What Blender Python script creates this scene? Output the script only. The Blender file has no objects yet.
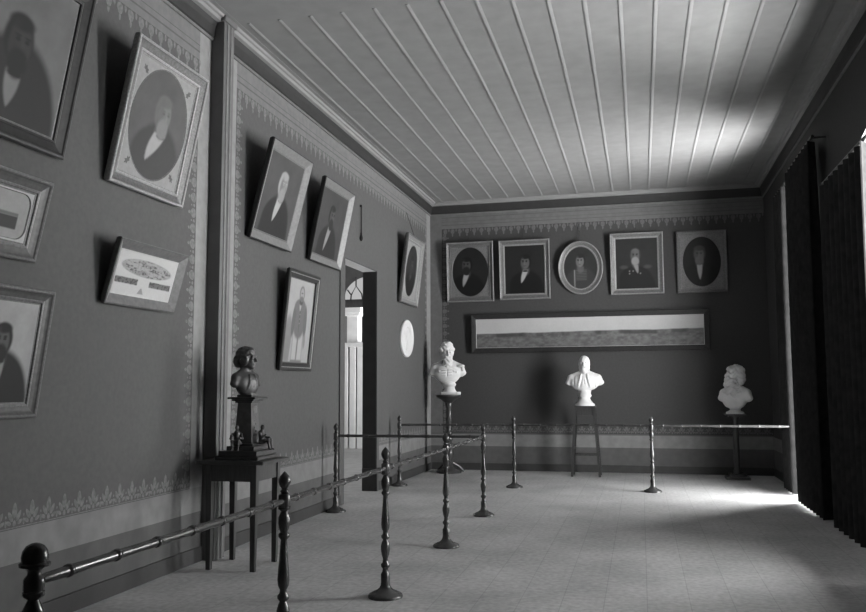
import bpy, bmesh, math, random
import numpy as np
from mathutils import Matrix, Vector
random.seed(7)
PI = math.pi
SC = bpy.context.scene
COL = SC.collection

# ------------------------------------------------------------------ camera, light, exposure
def setup_camera():
    f, yaw, pitch, roll = 827.0, 0.244944, 0.097222, -0.004517
    cy, sy, cp, sp = math.cos(yaw), math.sin(yaw), math.cos(pitch), math.sin(pitch)
    fwd = Vector((-sy * cp, cy * cp, sp)); right = Vector((cy, sy, 0)); up = right.cross(fwd)
    r = math.cos(roll) * right + math.sin(roll) * up
    u = -math.sin(roll) * right + math.cos(roll) * up
    cam = bpy.data.cameras.new('camera'); cam.sensor_fit = 'HORIZONTAL'; cam.sensor_width = 36.0
    cam.lens = f / 866.0 * 36.0; cam.clip_start = 0.05; cam.clip_end = 200
    o = bpy.data.objects.new('camera', cam); COL.objects.link(o)
    m = Matrix.Identity(4)
    for i in range(3):
        m[i][0], m[i][1], m[i][2] = r[i], u[i], -fwd[i]
    m[0][3], m[1][3], m[2][3] = 0, 0, 1.4
    o.matrix_world = m
    SC.camera = o
setup_camera()

w = bpy.data.worlds.new('sky'); SC.world = w; w.use_nodes = True
bg = w.node_tree.nodes['Background']; bg.inputs[0].default_value = (1, 1, 1, 1); bg.inputs[1].default_value = 0.45

def area(name, loc, direction, sx, sy, power):
    l = bpy.data.lights.new(name, 'AREA'); l.shape = 'RECTANGLE'; l.size = sx; l.size_y = sy; l.energy = power
    o = bpy.data.objects.new(name, l); COL.objects.link(o)
    o.location = loc; o.rotation_euler = Vector(direction).to_track_quat('-Z', 'Y').to_euler()
    return o
# daylight outside the tall windows of the right wall: the open sky and the sunlit ground below it
area('open_sky_outside', (5.2, 7.6, 2.0), (-1, 0, 0), 15.0, 4.0, 8300)
area('sunlit_ground_outside', (9.5, 8.0, -3.0), (-0.7, 0, 1), 26.0, 8.0, 18500)
# the next room has windows of its own
area('daylight_next_room', (-8.6, 13.0, 2.2), (1, 0, 0), 3.0, 3.0, 130)

SC.view_settings.view_transform = 'Standard'; SC.view_settings.look = 'None'
SC.view_settings.gamma = 1.0; SC.view_settings.use_curve_mapping = False
SC.view_settings.exposure = 0.08

# ------------------------------------------------------------------ materials (all neutral grey: a monochrome photograph)
MATS = {}
def mat(name, g, rough=0.7, var=0.12, scale=8.0, bump=0.0, spec=0.3, metal=0.0, stretch=None):
    if name in MATS: return MATS[name]
    m = bpy.data.materials.new(name); m.use_nodes = True; nt = m.node_tree; N = nt.nodes; Lk = nt.links
    b = N['Principled BSDF']; b.inputs['Roughness'].default_value = rough; b.inputs['Metallic'].default_value = metal
    b.inputs['Specular IOR Level'].default_value = spec
    tc = N.new('ShaderNodeTexCoord'); mp = N.new('ShaderNodeMapping')
    if stretch: mp.inputs['Scale'].default_value = stretch
    nz = N.new('ShaderNodeTexNoise'); nz.inputs['Scale'].default_value = scale; nz.inputs['Detail'].default_value = 5
    cr = N.new('ShaderNodeValToRGB'); lo, hi = g * (1 - var), g * (1 + var)
    cr.color_ramp.elements[0].position = 0.3; cr.color_ramp.elements[1].position = 0.7
    cr.color_ramp.elements[0].color = (lo, lo, lo, 1); cr.color_ramp.elements[1].color = (hi, hi, hi, 1)
    Lk.new(tc.outputs['Object'], mp.inputs[0]); Lk.new(mp.outputs[0], nz.inputs['Vector'])
    Lk.new(nz.outputs[0], cr.inputs[0]); Lk.new(cr.outputs[0], b.inputs['Base Color'])
    if bump:
        bp = N.new('ShaderNodeBump'); bp.inputs['Strength'].default_value = bump; bp.inputs['Distance'].default_value = 0.01
        Lk.new(nz.outputs[0], bp.inputs['Height']); Lk.new(bp.outputs[0], b.inputs['Normal'])
    MATS[name] = m
    return m
def paint_mat():                                   # canvases: pigment laid down in a colour attribute, broken up by noise
    if 'paint' in MATS: return MATS['paint']
    m = bpy.data.materials.new('oil_paint'); m.use_nodes = True; N = m.node_tree.nodes; Lk = m.node_tree.links
    b = N['Principled BSDF']; b.inputs['Roughness'].default_value = 0.55; b.inputs['Specular IOR Level'].default_value = 0.25
    a = N.new('ShaderNodeVertexColor'); a.layer_name = 'pigment'
    Lk.new(a.outputs[0], b.inputs['Base Color']); MATS['paint'] = m
    return m
def floor_mat():
    m = bpy.data.materials.new('scrubbed_floorboards'); m.use_nodes = True; N = m.node_tree.nodes; Lk = m.node_tree.links
    b = N['Principled BSDF']; b.inputs['Roughness'].default_value = 0.75; b.inputs['Specular IOR Level'].default_value = 0.2
    tc = N.new('ShaderNodeTexCoord'); mp = N.new('ShaderNodeMapping'); mp.inputs['Rotation'].default_value = (0, 0, PI / 2)
    br = N.new('ShaderNodeTexBrick'); br.inputs['Scale'].default_value = 1.0
    br.inputs['Brick Width'].default_value = 4.2; br.inputs['Row Height'].default_value = 0.27
    br.inputs['Mortar Size'].default_value = 0.004; br.inputs['Mortar Smooth'].default_value = 0.4
    br.inputs['Color1'].default_value = (.45, .45, .45, 1); br.inputs['Color2'].default_value = (.435, .435, .435, 1)
    br.inputs['Mortar'].default_value = (.36, .36, .36, 1); br.offset = 0.37
    n1 = N.new('ShaderNodeTexNoise'); n1.inputs['Scale'].default_value = 1.3; n1.inputs['Detail'].default_value = 6
    n2 = N.new('ShaderNodeTexNoise'); n2.inputs['Scale'].default_value = 24; n2.inputs['Detail'].default_value = 4
    r1 = N.new('ShaderNodeMapRange'); r1.inputs[1].default_value = .3; r1.inputs[2].default_value = .7; r1.inputs[3].default_value = .82; r1.inputs[4].default_value = 1.15
    r2 = N.new('ShaderNodeMapRange'); r2.inputs[1].default_value = .3; r2.inputs[2].default_value = .7; r2.inputs[3].default_value = .84; r2.inputs[4].default_value = 1.16
    mu = N.new('ShaderNodeMath'); mu.operation = 'MULTIPLY'
    mx = N.new('ShaderNodeMix'); mx.data_type = 'RGBA'; mx.blend_type = 'MULTIPLY'; mx.inputs[0].default_value = 1.0
    Lk.new(tc.outputs['Object'], mp.inputs[0]); Lk.new(mp.outputs[0], br.inputs['Vector'])
    Lk.new(tc.outputs['Object'], n1.inputs['Vector']); Lk.new(tc.outputs['Object'], n2.inputs['Vector'])
    Lk.new(n1.outputs[0], r1.inputs[0]); Lk.new(n2.outputs[0], r2.inputs[0])
    Lk.new(r1.outputs[0], mu.inputs[0]); Lk.new(r2.outputs[0], mu.inputs[1])
    Lk.new(br.outputs['Color'], mx.inputs[6]); Lk.new(mu.outputs[0], mx.inputs[7])
    Lk.new(mx.outputs[2], b.inputs['Base Color'])
    return m

FIELD = mat('wall_field_paint', .098, .85, .07, 30, .04)
BAND = mat('wall_band_paint', .26, .85, .10, 14, .1)
BORDER = mat('wall_border_line_paint', .11, .85, .08, 10)
DADO_LIGHT = mat('dado_pale_paint', .20, .85, .12, 9, .1)
DADO_DARK = mat('dado_dark_paint', .098, .85, .10, 9, .1)
SKIRT = mat('skirting_paint', .045, .6, .1, 9)
FIELD_SHADED = mat('wall_field_paint_shaded', .056, .85, .07, 30, .04)  # wall field colour darkened for the dimmer light on back and right walls
BAND_TOP_DIM = mat('wall_band_paint_dim_top', .17, .85, .10, 14, .1)  # falloff of light towards the ceiling put into a darker band colour
BAND_SHADED = mat('wall_band_paint_shaded', .14, .85, .10, 14, .1)  # band colour darkened for the dimmer light on the back wall
STENCIL = mat('stencil_paint', .17, .85, .25, 40)
STENCIL_SHADED = mat('stencil_paint_shaded', .115, .85, .25, 40)  # stencil colour darkened to match the dimmed back wall
CORNICE = mat('cornice_dark_paint', .035, .55, .1, 8)
CEIL = mat('ceiling_paint', .245, .8, .08, 5, .1)
CEILW = mat('ceiling_moulding_paint', .25, .8, .05, 6)
BLACKWALL = mat('window_wall_paint', .08, .9, .1, 10)
WHITEWASH = mat('whitewash', .75, .9, .04, 3)
DOORWOOD = mat('dark_door_wood', .045, .55, .25, 6, stretch=(8, 8, 1))
POSTP = mat('pilaster_paint', .13, .6, .1, 6)
MARBLE = mat('white_plaster', .66, .6, .04, 14, spec=.3)
BRONZE = mat('dark_bronze', .05, .38, .4, 20, spec=.6)
BRONZE_DARK = mat('bronze_plinth', .03, .45, .3, 20, spec=.5)
WOOD_BLACK = mat('dark_stained_wood', .035, .4, .3, 6, spec=.5, stretch=(9, 9, 1))
WOOD_TURNED = mat('varnished_turned_wood', .05, .24, .3, 10, spec=.7)
GILT = mat('old_gilding', .21, .38, .3, 60, .2, spec=.6)
GILT_PALE = mat('pale_gilding', .28, .4, .25, 70, .2, spec=.6)
GILT_DARK = mat('dull_gilding', .11, .42, .3, 60, .2, spec=.5)
FRAME_BLACK = mat('ebonised_frame', .025, .5, .2, 30, spec=.3)
FRAME_DARK = mat('brown_frame_wood', .07, .4, .25, 30, spec=.5)
SLIP = mat('bright_slip', .42, .35, .1, 40, spec=.5)
MATBOARD = mat('mount_board', .27, .8, .08, 30)
PAPER = mat('mount_paper', .38, .8, .06, 30)
WIRE = mat('hanging_wire', .03, .5, .1, 30)
IRON = mat('black_iron', .03, .45, .1, 30)

# ------------------------------------------------------------------ mesh helpers
class MB:
    def __init__(s): s.v, s.f, s.m, s.mats, s.smooth = [], [], [], [], []
    def mi(s, m):
        if m not in s.mats: s.mats.append(m)
        return s.mats.index(m)
    def face(s, pts, m, sm=False):
        b = len(s.v); s.v += [tuple(p) for p in pts]; s.f.append(tuple(range(b, b + len(pts)))); s.m.append(s.mi(m)); s.smooth.append(sm)
    def poly(s, verts, faces, m, sm=False):
        b = len(s.v); s.v += [tuple(p) for p in verts]; i = s.mi(m)
        for f in faces: s.f.append(tuple(b + k for k in f)); s.m.append(i); s.smooth.append(sm)
    def box(s, x0, x1, y0, y1, z0, z1, m, bev=0.0):
        bm = bmesh.new(); bmesh.ops.create_cube(bm, size=1)
        for v in bm.verts: v.co = Vector(((x0 + x1) / 2 + v.co.x * (x1 - x0), (y0 + y1) / 2 + v.co.y * (y1 - y0), (z0 + z1) / 2 + v.co.z * (z1 - z0)))
        if bev: bmesh.ops.bevel(bm, geom=bm.edges[:], offset=bev, segments=2, profile=.5, affect='EDGES')
        s.add_bm(bm, m)
    def add_bm(s, bm, m, sm=False):
        bm.verts.index_update(); s.poly([v.co[:] for v in bm.verts], [[v.index for v in f.verts] for f in bm.faces], m, sm); bm.free()
    def lathe(s, prof, m, c=(0, 0, 0), n=28, axis='z'):
        V, F = [], []
        for r, z in prof:
            for k in range(n):
                a = 2 * PI * k / n
                V.append((c[0] + r * math.cos(a), c[1] + r * math.sin(a), c[2] + z))
        L = len(prof)
        for i in range(L - 1):
            for k in range(n):
                F.append((i * n + k, i * n + (k + 1) % n, (i + 1) * n + (k + 1) % n, (i + 1) * n + k))
        F.append(tuple(range(n - 1, -1, -1))); F.append(tuple((L - 1) * n + k for k in range(n)))
        s.poly(V, F, m, True)
    def tube(s, pts, rads, m, n=12):
        V, F = [], []; P = [Vector(p) for p in pts]
        for i, p in enumerate(P):
            t = (P[min(i + 1, len(P) - 1)] - P[max(i - 1, 0)]).normalized()
            a = Vector((0, 0, 1)) if abs(t.z) < .9 else Vector((1, 0, 0))
            u = t.cross(a).normalized(); v = t.cross(u)
            for k in range(n):
                q = 2 * PI * k / n; V.append(p + rads[i] * (math.cos(q) * u + math.sin(q) * v))
        for i in range(len(P) - 1):
            for k in range(n): F.append((i * n + k, i * n + (k + 1) % n, (i + 1) * n + (k + 1) % n, (i + 1) * n + k))
        F.append(tuple(range(n - 1, -1, -1))); F.append(tuple((len(P) - 1) * n + k for k in range(n)))
        s.poly(V, F, m, True)
    def taper(s, a, b, wa, wb, m):                 # square leg from centre a (bottom) to b (top)
        V = []
        for p, w_ in ((a, wa), (b, wb)):
            h = w_ / 2; V += [(p[0] - h, p[1] - h, p[2]), (p[0] + h, p[1] - h, p[2]), (p[0] + h, p[1] + h, p[2]), (p[0] - h, p[1] + h, p[2])]
        s.poly(V, [(3, 2, 1, 0), (4, 5, 6, 7), (0, 1, 5, 4), (1, 2, 6, 5), (2, 3, 7, 6), (3, 0, 4, 7)], m)
    def build(s, name, parent=None, fix=True):
        me = bpy.data.meshes.new(name); me.from_pydata([tuple(v) for v in s.v], [], s.f)
        for m in s.mats: me.materials.append(m)
        me.polygons.foreach_set('material_index', s.m); me.polygons.foreach_set('use_smooth', s.smooth)
        if fix:
            bm = bmesh.new(); bm.from_mesh(me); bmesh.ops.recalc_face_normals(bm, faces=bm.faces[:]); bm.to_mesh(me); bm.free()
        me.update()
        if any(s.smooth):
            me.set_sharp_from_angle(angle=math.radians(50))
        o = bpy.data.objects.new(name, me); COL.objects.link(o)
        if parent: o.parent = parent
        return o

def thing(name, label, cat, loc=(0, 0, 0), rz=0, group=None):
    o = bpy.data.objects.new(name, None); COL.objects.link(o); o.location = loc; o.rotation_euler = (0, 0, rz)
    o.empty_display_size = .1; return tag(o, label, cat, group)
def tag(o, label, cat, group=None, kind=None):
    o['label'] = label; o['category'] = cat
    if group: o['group'] = group
    if kind: o['kind'] = kind
    return o
def struct(o, label, cat):
    o['kind'] = 'structure'; o['label'] = label; o['category'] = cat; return o

# ------------------------------------------------------------------ room constants (metres)
XL, XR, YB, ZC = -3.52, 1.98, 13.9, 4.60
Y0 = -1.2
PIL0, PIL1 = 6.23, 6.41            # pilaster on the left wall
D0, D1, DZ = 9.56, 10.83, 2.99     # doorway in the left wall
DADO, DARK, BANDZ, CORN = .595, .40, 4.14, 4.40

# stencil ornaments: drawn in (a along the strip, b away from its edge), thin paint polygons kept inside the wall's mesh
def petal(a, b, la, lb, rot, n=8):
    out = []
    for k in range(n):
        t = 2 * PI * k / n; r = 1 - .25 * math.sin(t)
        x, y = la * math.cos(t) * r, lb * math.sin(t)
        out.append((a + x * math.cos(rot) - y * math.sin(rot), b + x * math.sin(rot) + y * math.cos(rot)))
    return out
def palmette(h=.13):
    return [petal(0, .70 * h, .15 * h, .34 * h, 0), petal(-.24 * h, .46 * h, .11 * h, .26 * h, .55), petal(.24 * h, .46 * h, .11 * h, .26 * h, -.55),
            petal(-.34 * h, .2 * h, .09 * h, .17 * h, 1.1), petal(.34 * h, .2 * h, .09 * h, .17 * h, -1.1), petal(0, .16 * h, .1 * h, .14 * h, 0),
            petal(.55 * h, .18 * h, .06 * h, .16 * h, 0), petal(.55 * h, .46 * h, .05 * h, .07 * h, 0)]
def bud(h=.12):
    return [petal(0, .42 * h, .34 * h, .36 * h, 0, 12), petal(0, .92 * h, .12 * h, .12 * h, 0), petal(.53 * h, .30 * h, .12 * h, .14 * h, 0), petal(.53 * h, .62 * h, .07 * h, .08 * h, 0)]
def pendant(h=.14):
    return [petal(0, .36 * h, .26 * h, .34 * h, 0), petal(0, .82 * h, .10 * h, .18 * h, 0), petal(.46 * h, .2 * h, .10 * h, .2 * h, 0)]
def strip(mb, fn, a0, a1, step, motif, m=None):
    n = max(1, int(round((a1 - a0) / step))); st = (a1 - a0) / n
    for k in range(n):
        for poly in motif:
            mb.face([fn(a0 + st * (k + .5) + a, b) for a, b in poly], m or STENCIL)

# ------------------------------------------------------------------ floor, ceiling
mb = MB(); mb.box(XL - .19, XR + .5, Y0, YB + .02, -.12, 0, floor_mat())
struct(mb.build('floor'), 'pale scrubbed floorboards running towards the back wall', 'floor')

mb = MB(); mb.box(XL - .05, XR + .5, Y0, YB + .05, ZC, ZC + .12, CEIL)
X = .21 - .29 * 13
while X < XR:
    for ya, yb in ((6.42, YB - .1), (Y0, 5.75)):
        if X > XL + .12:
            pts = [(X - .017, ZC), (X - .015, ZC - .007), (X - .004, ZC - .0075), (X + .006, ZC - .005), (X + .014, ZC - .002), (X + .017, ZC)]
            V = [(x, ya, z) for x, z in pts] + [(x, yb, z) for x, z in pts]; n = len(pts)
            mb.poly(V, [(i, i + 1, n + i + 1, n + i) for i in range(n - 1)] + [tuple(range(n)), tuple(range(2 * n - 1, n - 1, -1))], CEILW)
    X += .29
struct(mb.build('ceiling'), 'pale boarded ceiling with raised battens', 'ceiling')
def sweep_rect(mb, prof, m, x0, x1, y0, y1):      # moulding along left, back, right walls: prof of (distance from wall, z)
    P = [[(x0 + d, y0, z), (x0 + d, y1 - d, z), (x1 - d, y1 - d, z), (x1 - d, y0, z)] for d, z in prof]
    for i in range(len(P) - 1):
        for k in range(3): mb.face([P[i][k], P[i][k + 1], P[i + 1][k + 1], P[i + 1][k]], m)
mb = MB()
sweep_rect(mb, [(0, 4.385), (.018, 4.385), (.022, 4.40), (.016, 4.41)], BAND_TOP_DIM, XL, XR, Y0, YB)
sweep_rect(mb, [(.016, 4.41), (.030, 4.42), (.040, 4.50), (.055, 4.545)], CORNICE, XL, XR, Y0, YB)
sweep_rect(mb, [(.055, 4.545), (.09, 4.55), (.10, 4.575), (.12, 4.58), (.13, ZC - .002), (.17, ZC - .002), (.175, ZC + .01)], CEILW, XL, XR, Y0, YB)
struct(mb.build('trim_1', fix=False), 'dark cornice with pale upper moulding under the ceiling', 'cornice')

# ------------------------------------------------------------------ left wall
def wall_face(mb, fn, a0, a1, z0, z1, m): mb.face([fn(a0, z0), fn(a1, z0), fn(a1, z1), fn(a0, z1)], m)
LW = lambda y, z, e=0.0: (XL + e, y, z)
mb = MB()
def panel(mb, fn, a0, a1, z0, z1, la, ra, ta, BAND=BAND, FIELD=FIELD):    # field framed by paler bands (la, ra, ta wide) 
    if la: wall_face(mb, fn, a0, a0 + la, z0, z1, BAND)
    if ra: wall_face(mb, fn, a1 - ra, a1, z0, z1, BAND)
    wall_face(mb, fn, a0 + la, a1 - ra, z1 - ta, z1, BAND_TOP_DIM if BAND.name == 'wall_band_paint' else BAND)
    wall_face(mb, fn, a0 + la, a1 - ra, z0, z1 - ta, FIELD)
def dado(mb, fn, a0, a1):
    wall_face(mb, fn, a0, a1, DARK, DADO, DADO_LIGHT); wall_face(mb, fn, a0, a1, 0, DARK, DADO_DARK)
panel(mb, LW, Y0, PIL0, DADO, CORN, 0, .19, .26); dado(mb, LW, Y0, PIL0)
# far section in three pieces around the doorway
wall_face(mb, LW, PIL1, PIL1 + .29, DADO, CORN, BAND); wall_face(mb, LW, YB - .26, YB, DADO, CORN, BAND)
wall_face(mb, LW, PIL1 + .29, YB - .26, BANDZ, CORN, BAND_TOP_DIM)
wall_face(mb, LW, PIL1 + .29, D0, DADO, BANDZ, FIELD); wall_face(mb, LW, D1, YB - .26, DADO, BANDZ, FIELD)
wall_face(mb, LW, D0, D1, DZ, BANDZ, FIELD)
dado(mb, LW, PIL1, D0); dado(mb, LW, D1, YB); wall_face(mb, LW, PIL0, PIL1, 0, CORN, BAND)
wall_face(mb, LW, Y0, YB, CORN, ZC, CORNICE)
XO = XL - .19                                    # thickness of the wall seen in the doorway
mb.face([(XL, D1, 0), (XO, D1, 0), (XO, D1, DZ), (XL, D1, DZ)], SKIRT)  # far jamb coloured dark for its side turned from the light
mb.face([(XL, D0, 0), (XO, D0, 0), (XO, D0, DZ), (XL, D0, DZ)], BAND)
mb.face([(XL, D0, DZ), (XL, D1, DZ), (XO, D1, DZ), (XO, D0, DZ)], WHITEWASH)
for a, b in ((Y0, D0), (D1, 16.5)): wall_face(mb, lambda y, z: (XO, y, z), a, b, 0, ZC, WHITEWASH)
wall_face(mb, lambda y, z: (XO, y, z), D0, D1, DZ, ZC, WHITEWASH)
E_ = .0012
for a0, a1 in ((Y0, PIL0 - .19), (PIL1 + .29, D0 - .19), (D1 + .05, YB - .26)):
    strip(mb, lambda a, b: (XL + E_, a, DADO + .012 + b), a0, a1, .143, palmette(.135))
    wall_face(mb, lambda y, z: (XL + E_, y, z), a0, a1, DADO + .006, DADO + .012, STENCIL)
for a0, a1 in ((Y0, PIL0 - .19), (PIL1 + .29, YB - .26)):
    strip(mb, lambda a, b: (XL + E_, a, BANDZ - b), a0, a1, .13, pendant())
    wall_face(mb, lambda y, z: (XL + E_, y, z), a0, a1, 4.20, 4.215, BORDER); wall_face(mb, lambda y, z: (XL + E_, y, z), a0, a1, 4.26, 4.268, BORDER)
strip(mb, lambda a, b: (XL + E_, PIL0 - .19 - b, a), DADO + .12, BANDZ - .1, .128, bud())
strip(mb, lambda a, b: (XL + E_, PIL1 + .29 + b, a), DADO + .12, BANDZ - .1, .128, bud())
strip(mb, lambda a, b: (XL + E_, YB - .26 - b, a), DADO + .12, BANDZ - .1, .128, bud())
struct(mb.build('wall_left', fix=False), 'left wall in dark paint with stencilled ornament borders', 'wall')

mb = MB()
mb.box(XL, XL + .02, Y0, PIL0, 0, .12, SKIRT, .004); mb.box(XL, XL + .02, PIL1, D0 - .1, 0, .12, SKIRT, .004); mb.box(XL, XL + .02, D1 + .1, YB, 0, .12, SKIRT, .004)
struct(mb.build('baseboard_left'), 'dark skirting board along the left wall', 'baseboard')

mb = MB()                                          # flat pilaster standing between the two parts of the left wall
mb.box(XL, XL + .12, PIL0, PIL1, 0, ZC, POSTP, .004)
for y in (PIL0 + .06, PIL0 + .12): mb.tube([(XL + .12, y, 0), (XL + .12, y, ZC - .06)], [.012, .012], BAND, 8)
mb.box(XL, XL + .14, PIL0 - .02, PIL1 + .02, ZC - .05, ZC, POSTP, .006)
struct(mb.build('trim_2'), 'tall pilaster with vertical beading on the left wall', 'pilaster')

mb = MB()                                          # door casing, flat and painted like the wall
t, wd = .018, .16
mb.box(XL, XL + t, D0 - wd, D0, 0, DZ + .10, FIELD, .003); mb.box(XL, XL + t, D1, D1 + .10, 0, DZ + .10, FIELD, .003); mb.box(XL, XL + t, D0, D1, DZ, DZ + .10, FIELD, .003)
mb.box(XL - .185, XL + .03, D1 - .03, D1 + .02, 0, .30, SKIRT, .004)
struct(mb.build('trim_3'), 'plain casing round the open doorway in the left wall', 'door casing')

# ------------------------------------------------------------------ back wall
BW = lambda x, z, e=0.0: (x, YB - e, z)
mb = MB()
panel(mb, BW, XL, XR, DADO + .02, CORN, .21, 0, .26, BAND_SHADED, FIELD_SHADED); dado(mb, BW, XL, XR)
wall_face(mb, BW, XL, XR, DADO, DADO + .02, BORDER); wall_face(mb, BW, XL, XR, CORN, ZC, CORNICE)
strip(mb, lambda a, b: (a, YB - E_, DADO + .03 + b), XL + .21, XR - .02, .143, palmette(.135), STENCIL_SHADED)
strip(mb, lambda a, b: (a, YB - E_, BANDZ - b), XL + .21, XR - .02, .13, pendant(), STENCIL_SHADED)
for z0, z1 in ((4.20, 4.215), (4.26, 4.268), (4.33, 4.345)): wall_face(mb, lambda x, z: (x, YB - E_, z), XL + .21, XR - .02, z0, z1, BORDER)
strip(mb, lambda a, b: (XL + .21 + b, YB - E_, a), DADO + .12, BANDZ - .1, .128, bud(), STENCIL_SHADED)
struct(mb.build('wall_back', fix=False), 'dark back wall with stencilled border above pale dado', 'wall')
mb = MB(); mb.box(XL + .02, XR - .02, YB - .02, YB, 0, .12, SKIRT, .004)
struct(mb.build('baseboard_back'), 'dark skirting board along the back wall', 'baseboard')

# ------------------------------------------------------------------ right wall with two tall arched windows and an added narrow fill opening
WIN = [(9.9, 11.9), (6.70, 8.3), (4.48, 4.74)]  # last opening is unseen, added as fill light for the frame shadows
SPRS, CRNS, TH = [3.62, 3.34, 3.3], [3.98, 3.66, 3.45], .32
def arch_z(y, a, b, SPR, CRN):
    c, h = (a + b) / 2, (b - a) / 2
    return SPR + (CRN - SPR) * math.sqrt(max(0, 1 - ((y - c) / h) ** 2))
mb = MB()
def rw(mb, a0, a1, z0, z1):
    for lo, hi, m in ((0, DARK, DADO_DARK), (DARK, DADO, DADO_LIGHT), (DADO, CORN, FIELD_SHADED), (CORN, ZC, CORNICE)):
        l, h = max(lo, z0), min(hi, z1)
        if h > l: mb.face([(XR, a0, l), (XR, a1, l), (XR, a1, h), (XR, a0, h)], m)
    mb.face([(XR + TH, a0, z0), (XR + TH, a1, z0), (XR + TH, a1, z1 + .4), (XR + TH, a0, z1 + .4)], WHITEWASH)
edges = [YB] + [e for a, b in WIN for e in (b, a)] + [Y0]
for k in range(0, len(edges), 2): rw(mb, edges[k + 1], edges[k], 0, ZC)
for (a, b), SPR, CRN in zip(WIN, SPRS, CRNS):
    n = 24; ys = [a + (b - a) * k / n for k in range(n + 1)]; zs = [arch_z(y, a, b, SPR, CRN) for y in ys]
    for k in range(n):
        mb.face([(XR, ys[k], zs[k]), (XR, ys[k + 1], zs[k + 1]), (XR, ys[k + 1], CORN), (XR, ys[k], CORN)], FIELD_SHADED)
        mb.face([(XR + TH, ys[k], zs[k]), (XR + TH, ys[k + 1], zs[k + 1]), (XR + TH, ys[k + 1], ZC + .4), (XR + TH, ys[k], ZC + .4)], WHITEWASH)
        mb.face([(XR, ys[k], zs[k]), (XR, ys[k + 1], zs[k + 1]), (XR + TH, ys[k + 1], zs[k + 1]), (XR + TH, ys[k], zs[k])], BAND)
    mb.face([(XR, a, CORN), (XR, b, CORN), (XR, b, ZC), (XR, a, ZC)], CORNICE)
    for y in (a, b): mb.face([(XR, y, 0), (XR + TH, y, 0), (XR + TH, y, SPR), (XR, y, SPR)], BAND)
struct(mb.build('wall_right', fix=False), 'dark right wall pierced by tall arched windows', 'wall')
mb = MB()
for k in range(0, len(edges), 2): mb.box(XR - .02, XR, edges[k + 1], edges[k], 0, .12, SKIRT, .004)
struct(mb.build('baseboard_right'), 'dark skirting board along the right wall', 'baseboard')
def leaf(mb, hinge, ang, w_, h, m):               # panelled door leaf
    c, s = math.cos(ang), math.sin(ang)
    T = Matrix.Translation(hinge) @ Matrix.Rotation(ang, 4, 'Z')
    for x0, x1, y0, y1, z0, z1 in ((0, w_, -.02, .02, .02, h),) + tuple((.09, w_ - .09, -.028, .028, a, b) for a, b in ((.15, .9), (1.02, 2.2), (2.32, h - .12))):
        bm = bmesh.new(); bmesh.ops.create_cube(bm, size=1)
        for v in bm.verts:
            v.co = T @ Vector(((x0 + x1) / 2 + v.co.x * (x1 - x0), (y0 + y1) / 2 + v.co.y * (y1 - y0), (z0 + z1) / 2 + v.co.z * (z1 - z0)))
        mb.add_bm(bm, m)
for i, (a, b) in enumerate(WIN):
    t = MB(); xo = XR + TH - .08; SPR = SPRS[i]
    t.box(xo, xo + .06, a, a + .06, 0, SPR, DOORWOOD, .004); t.box(xo, xo + .06, b - .06, b, 0, SPR, DOORWOOD, .004)
    fr = t.build('window_%d' % (i + 1)); struct(fr, ['tall arched window behind the curtains near the back of the right wall', 'tall arched window in the middle of the right wall', 'narrow unseen opening nearest the camera, added to fill shadows'][i], 'window')
    if i == 1:
        t = MB(); t.box(XR + .10, XR + .14, a + .06, b - .06, .02, .80, DOORWOOD, .004); t.box(XR + .09, XR + .15, a + .06, b - .06, .80, .84, DOORWOOD, .004); t.build('floor_light_blocker', fr)  # unseen panel added to keep light off the floor near the wall

CLOTH = mat('dark_curtain_cloth', .035, 1.0, .2, 12, spec=0.0)
def curtain(y0, y1, x, label, pleats, ph, top=4.0):           # heavy pleated curtain with its rod, hung a little way off the wall
    root = thing('curtain', label, 'curtain', (x, (y0 + y1) / 2, 0), 0, 'dark curtains of the tall windows')
    n, rows = pleats * 12, 24; V = []; h = (y1 - y0) / 2
    for sgn in (1, -1):
        for r in range(rows + 1):
            z = .02 + (top - .02) * r / rows; k = 1 - .35 * (r / rows) ** 3
            for q in range(n + 1):
                t = q / n; V.append((.065 * k * math.sin(2 * PI * pleats * t + ph) + .006 * sgn, -h + 2 * h * t, z))
    W_ = n + 1; L_ = W_ * (rows + 1); F = []
    for r in range(rows):
        for q in range(n):
            a = r * W_ + q; F += [(a, a + 1, a + W_ + 1, a + W_), (L_ + a, L_ + a + W_, L_ + a + W_ + 1, L_ + a + 1)]
        F += [(r * W_, r * W_ + W_, L_ + r * W_ + W_, L_ + r * W_), (r * W_ + n, L_ + r * W_ + n, L_ + r * W_ + W_ + n, r * W_ + W_ + n)]
    for q in range(n): F += [(q, L_ + q, L_ + q + 1, q + 1), (rows * W_ + q, rows * W_ + q + 1, L_ + rows * W_ + q + 1, L_ + rows * W_ + q)]
    mb = MB(); mb.poly(V, F, CLOTH, True); mb.build('curtain_panel', root)
    mb = MB(); mb.tube([(0, -h - .05, top + .03), (0, h + .05, top + .03)], [.018, .018], WOOD_BLACK, 10)
    for y in (-h, h): mb.tube([(0, y, top + .03), (XR - x, y, top + .03)], [.012, .012], WOOD_BLACK, 8)
    mb.build('curtain_rod', root)
curtain(9.35, 10.75, 1.84, 'dark pleated curtain in deep shade on the right wall, nearer side of the far window', 8, -PI / 2)
curtain(11.44, 12.2, 1.90, 'dark pleated curtain in deep shade on the right wall, next to the back corner', 5, PI / 2)
curtain(7.30, 8.9, 1.85, 'dark pleated curtain at the right edge of the view', 8, -PI / 2, 3.40)

# wall behind the camera
mb = MB(); mb.box(XL - .05, XR + .5, Y0 - .1, Y0, 0, ZC, FIELD)
struct(mb.build('wall_front'), 'wall behind the camera', 'wall')

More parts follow.
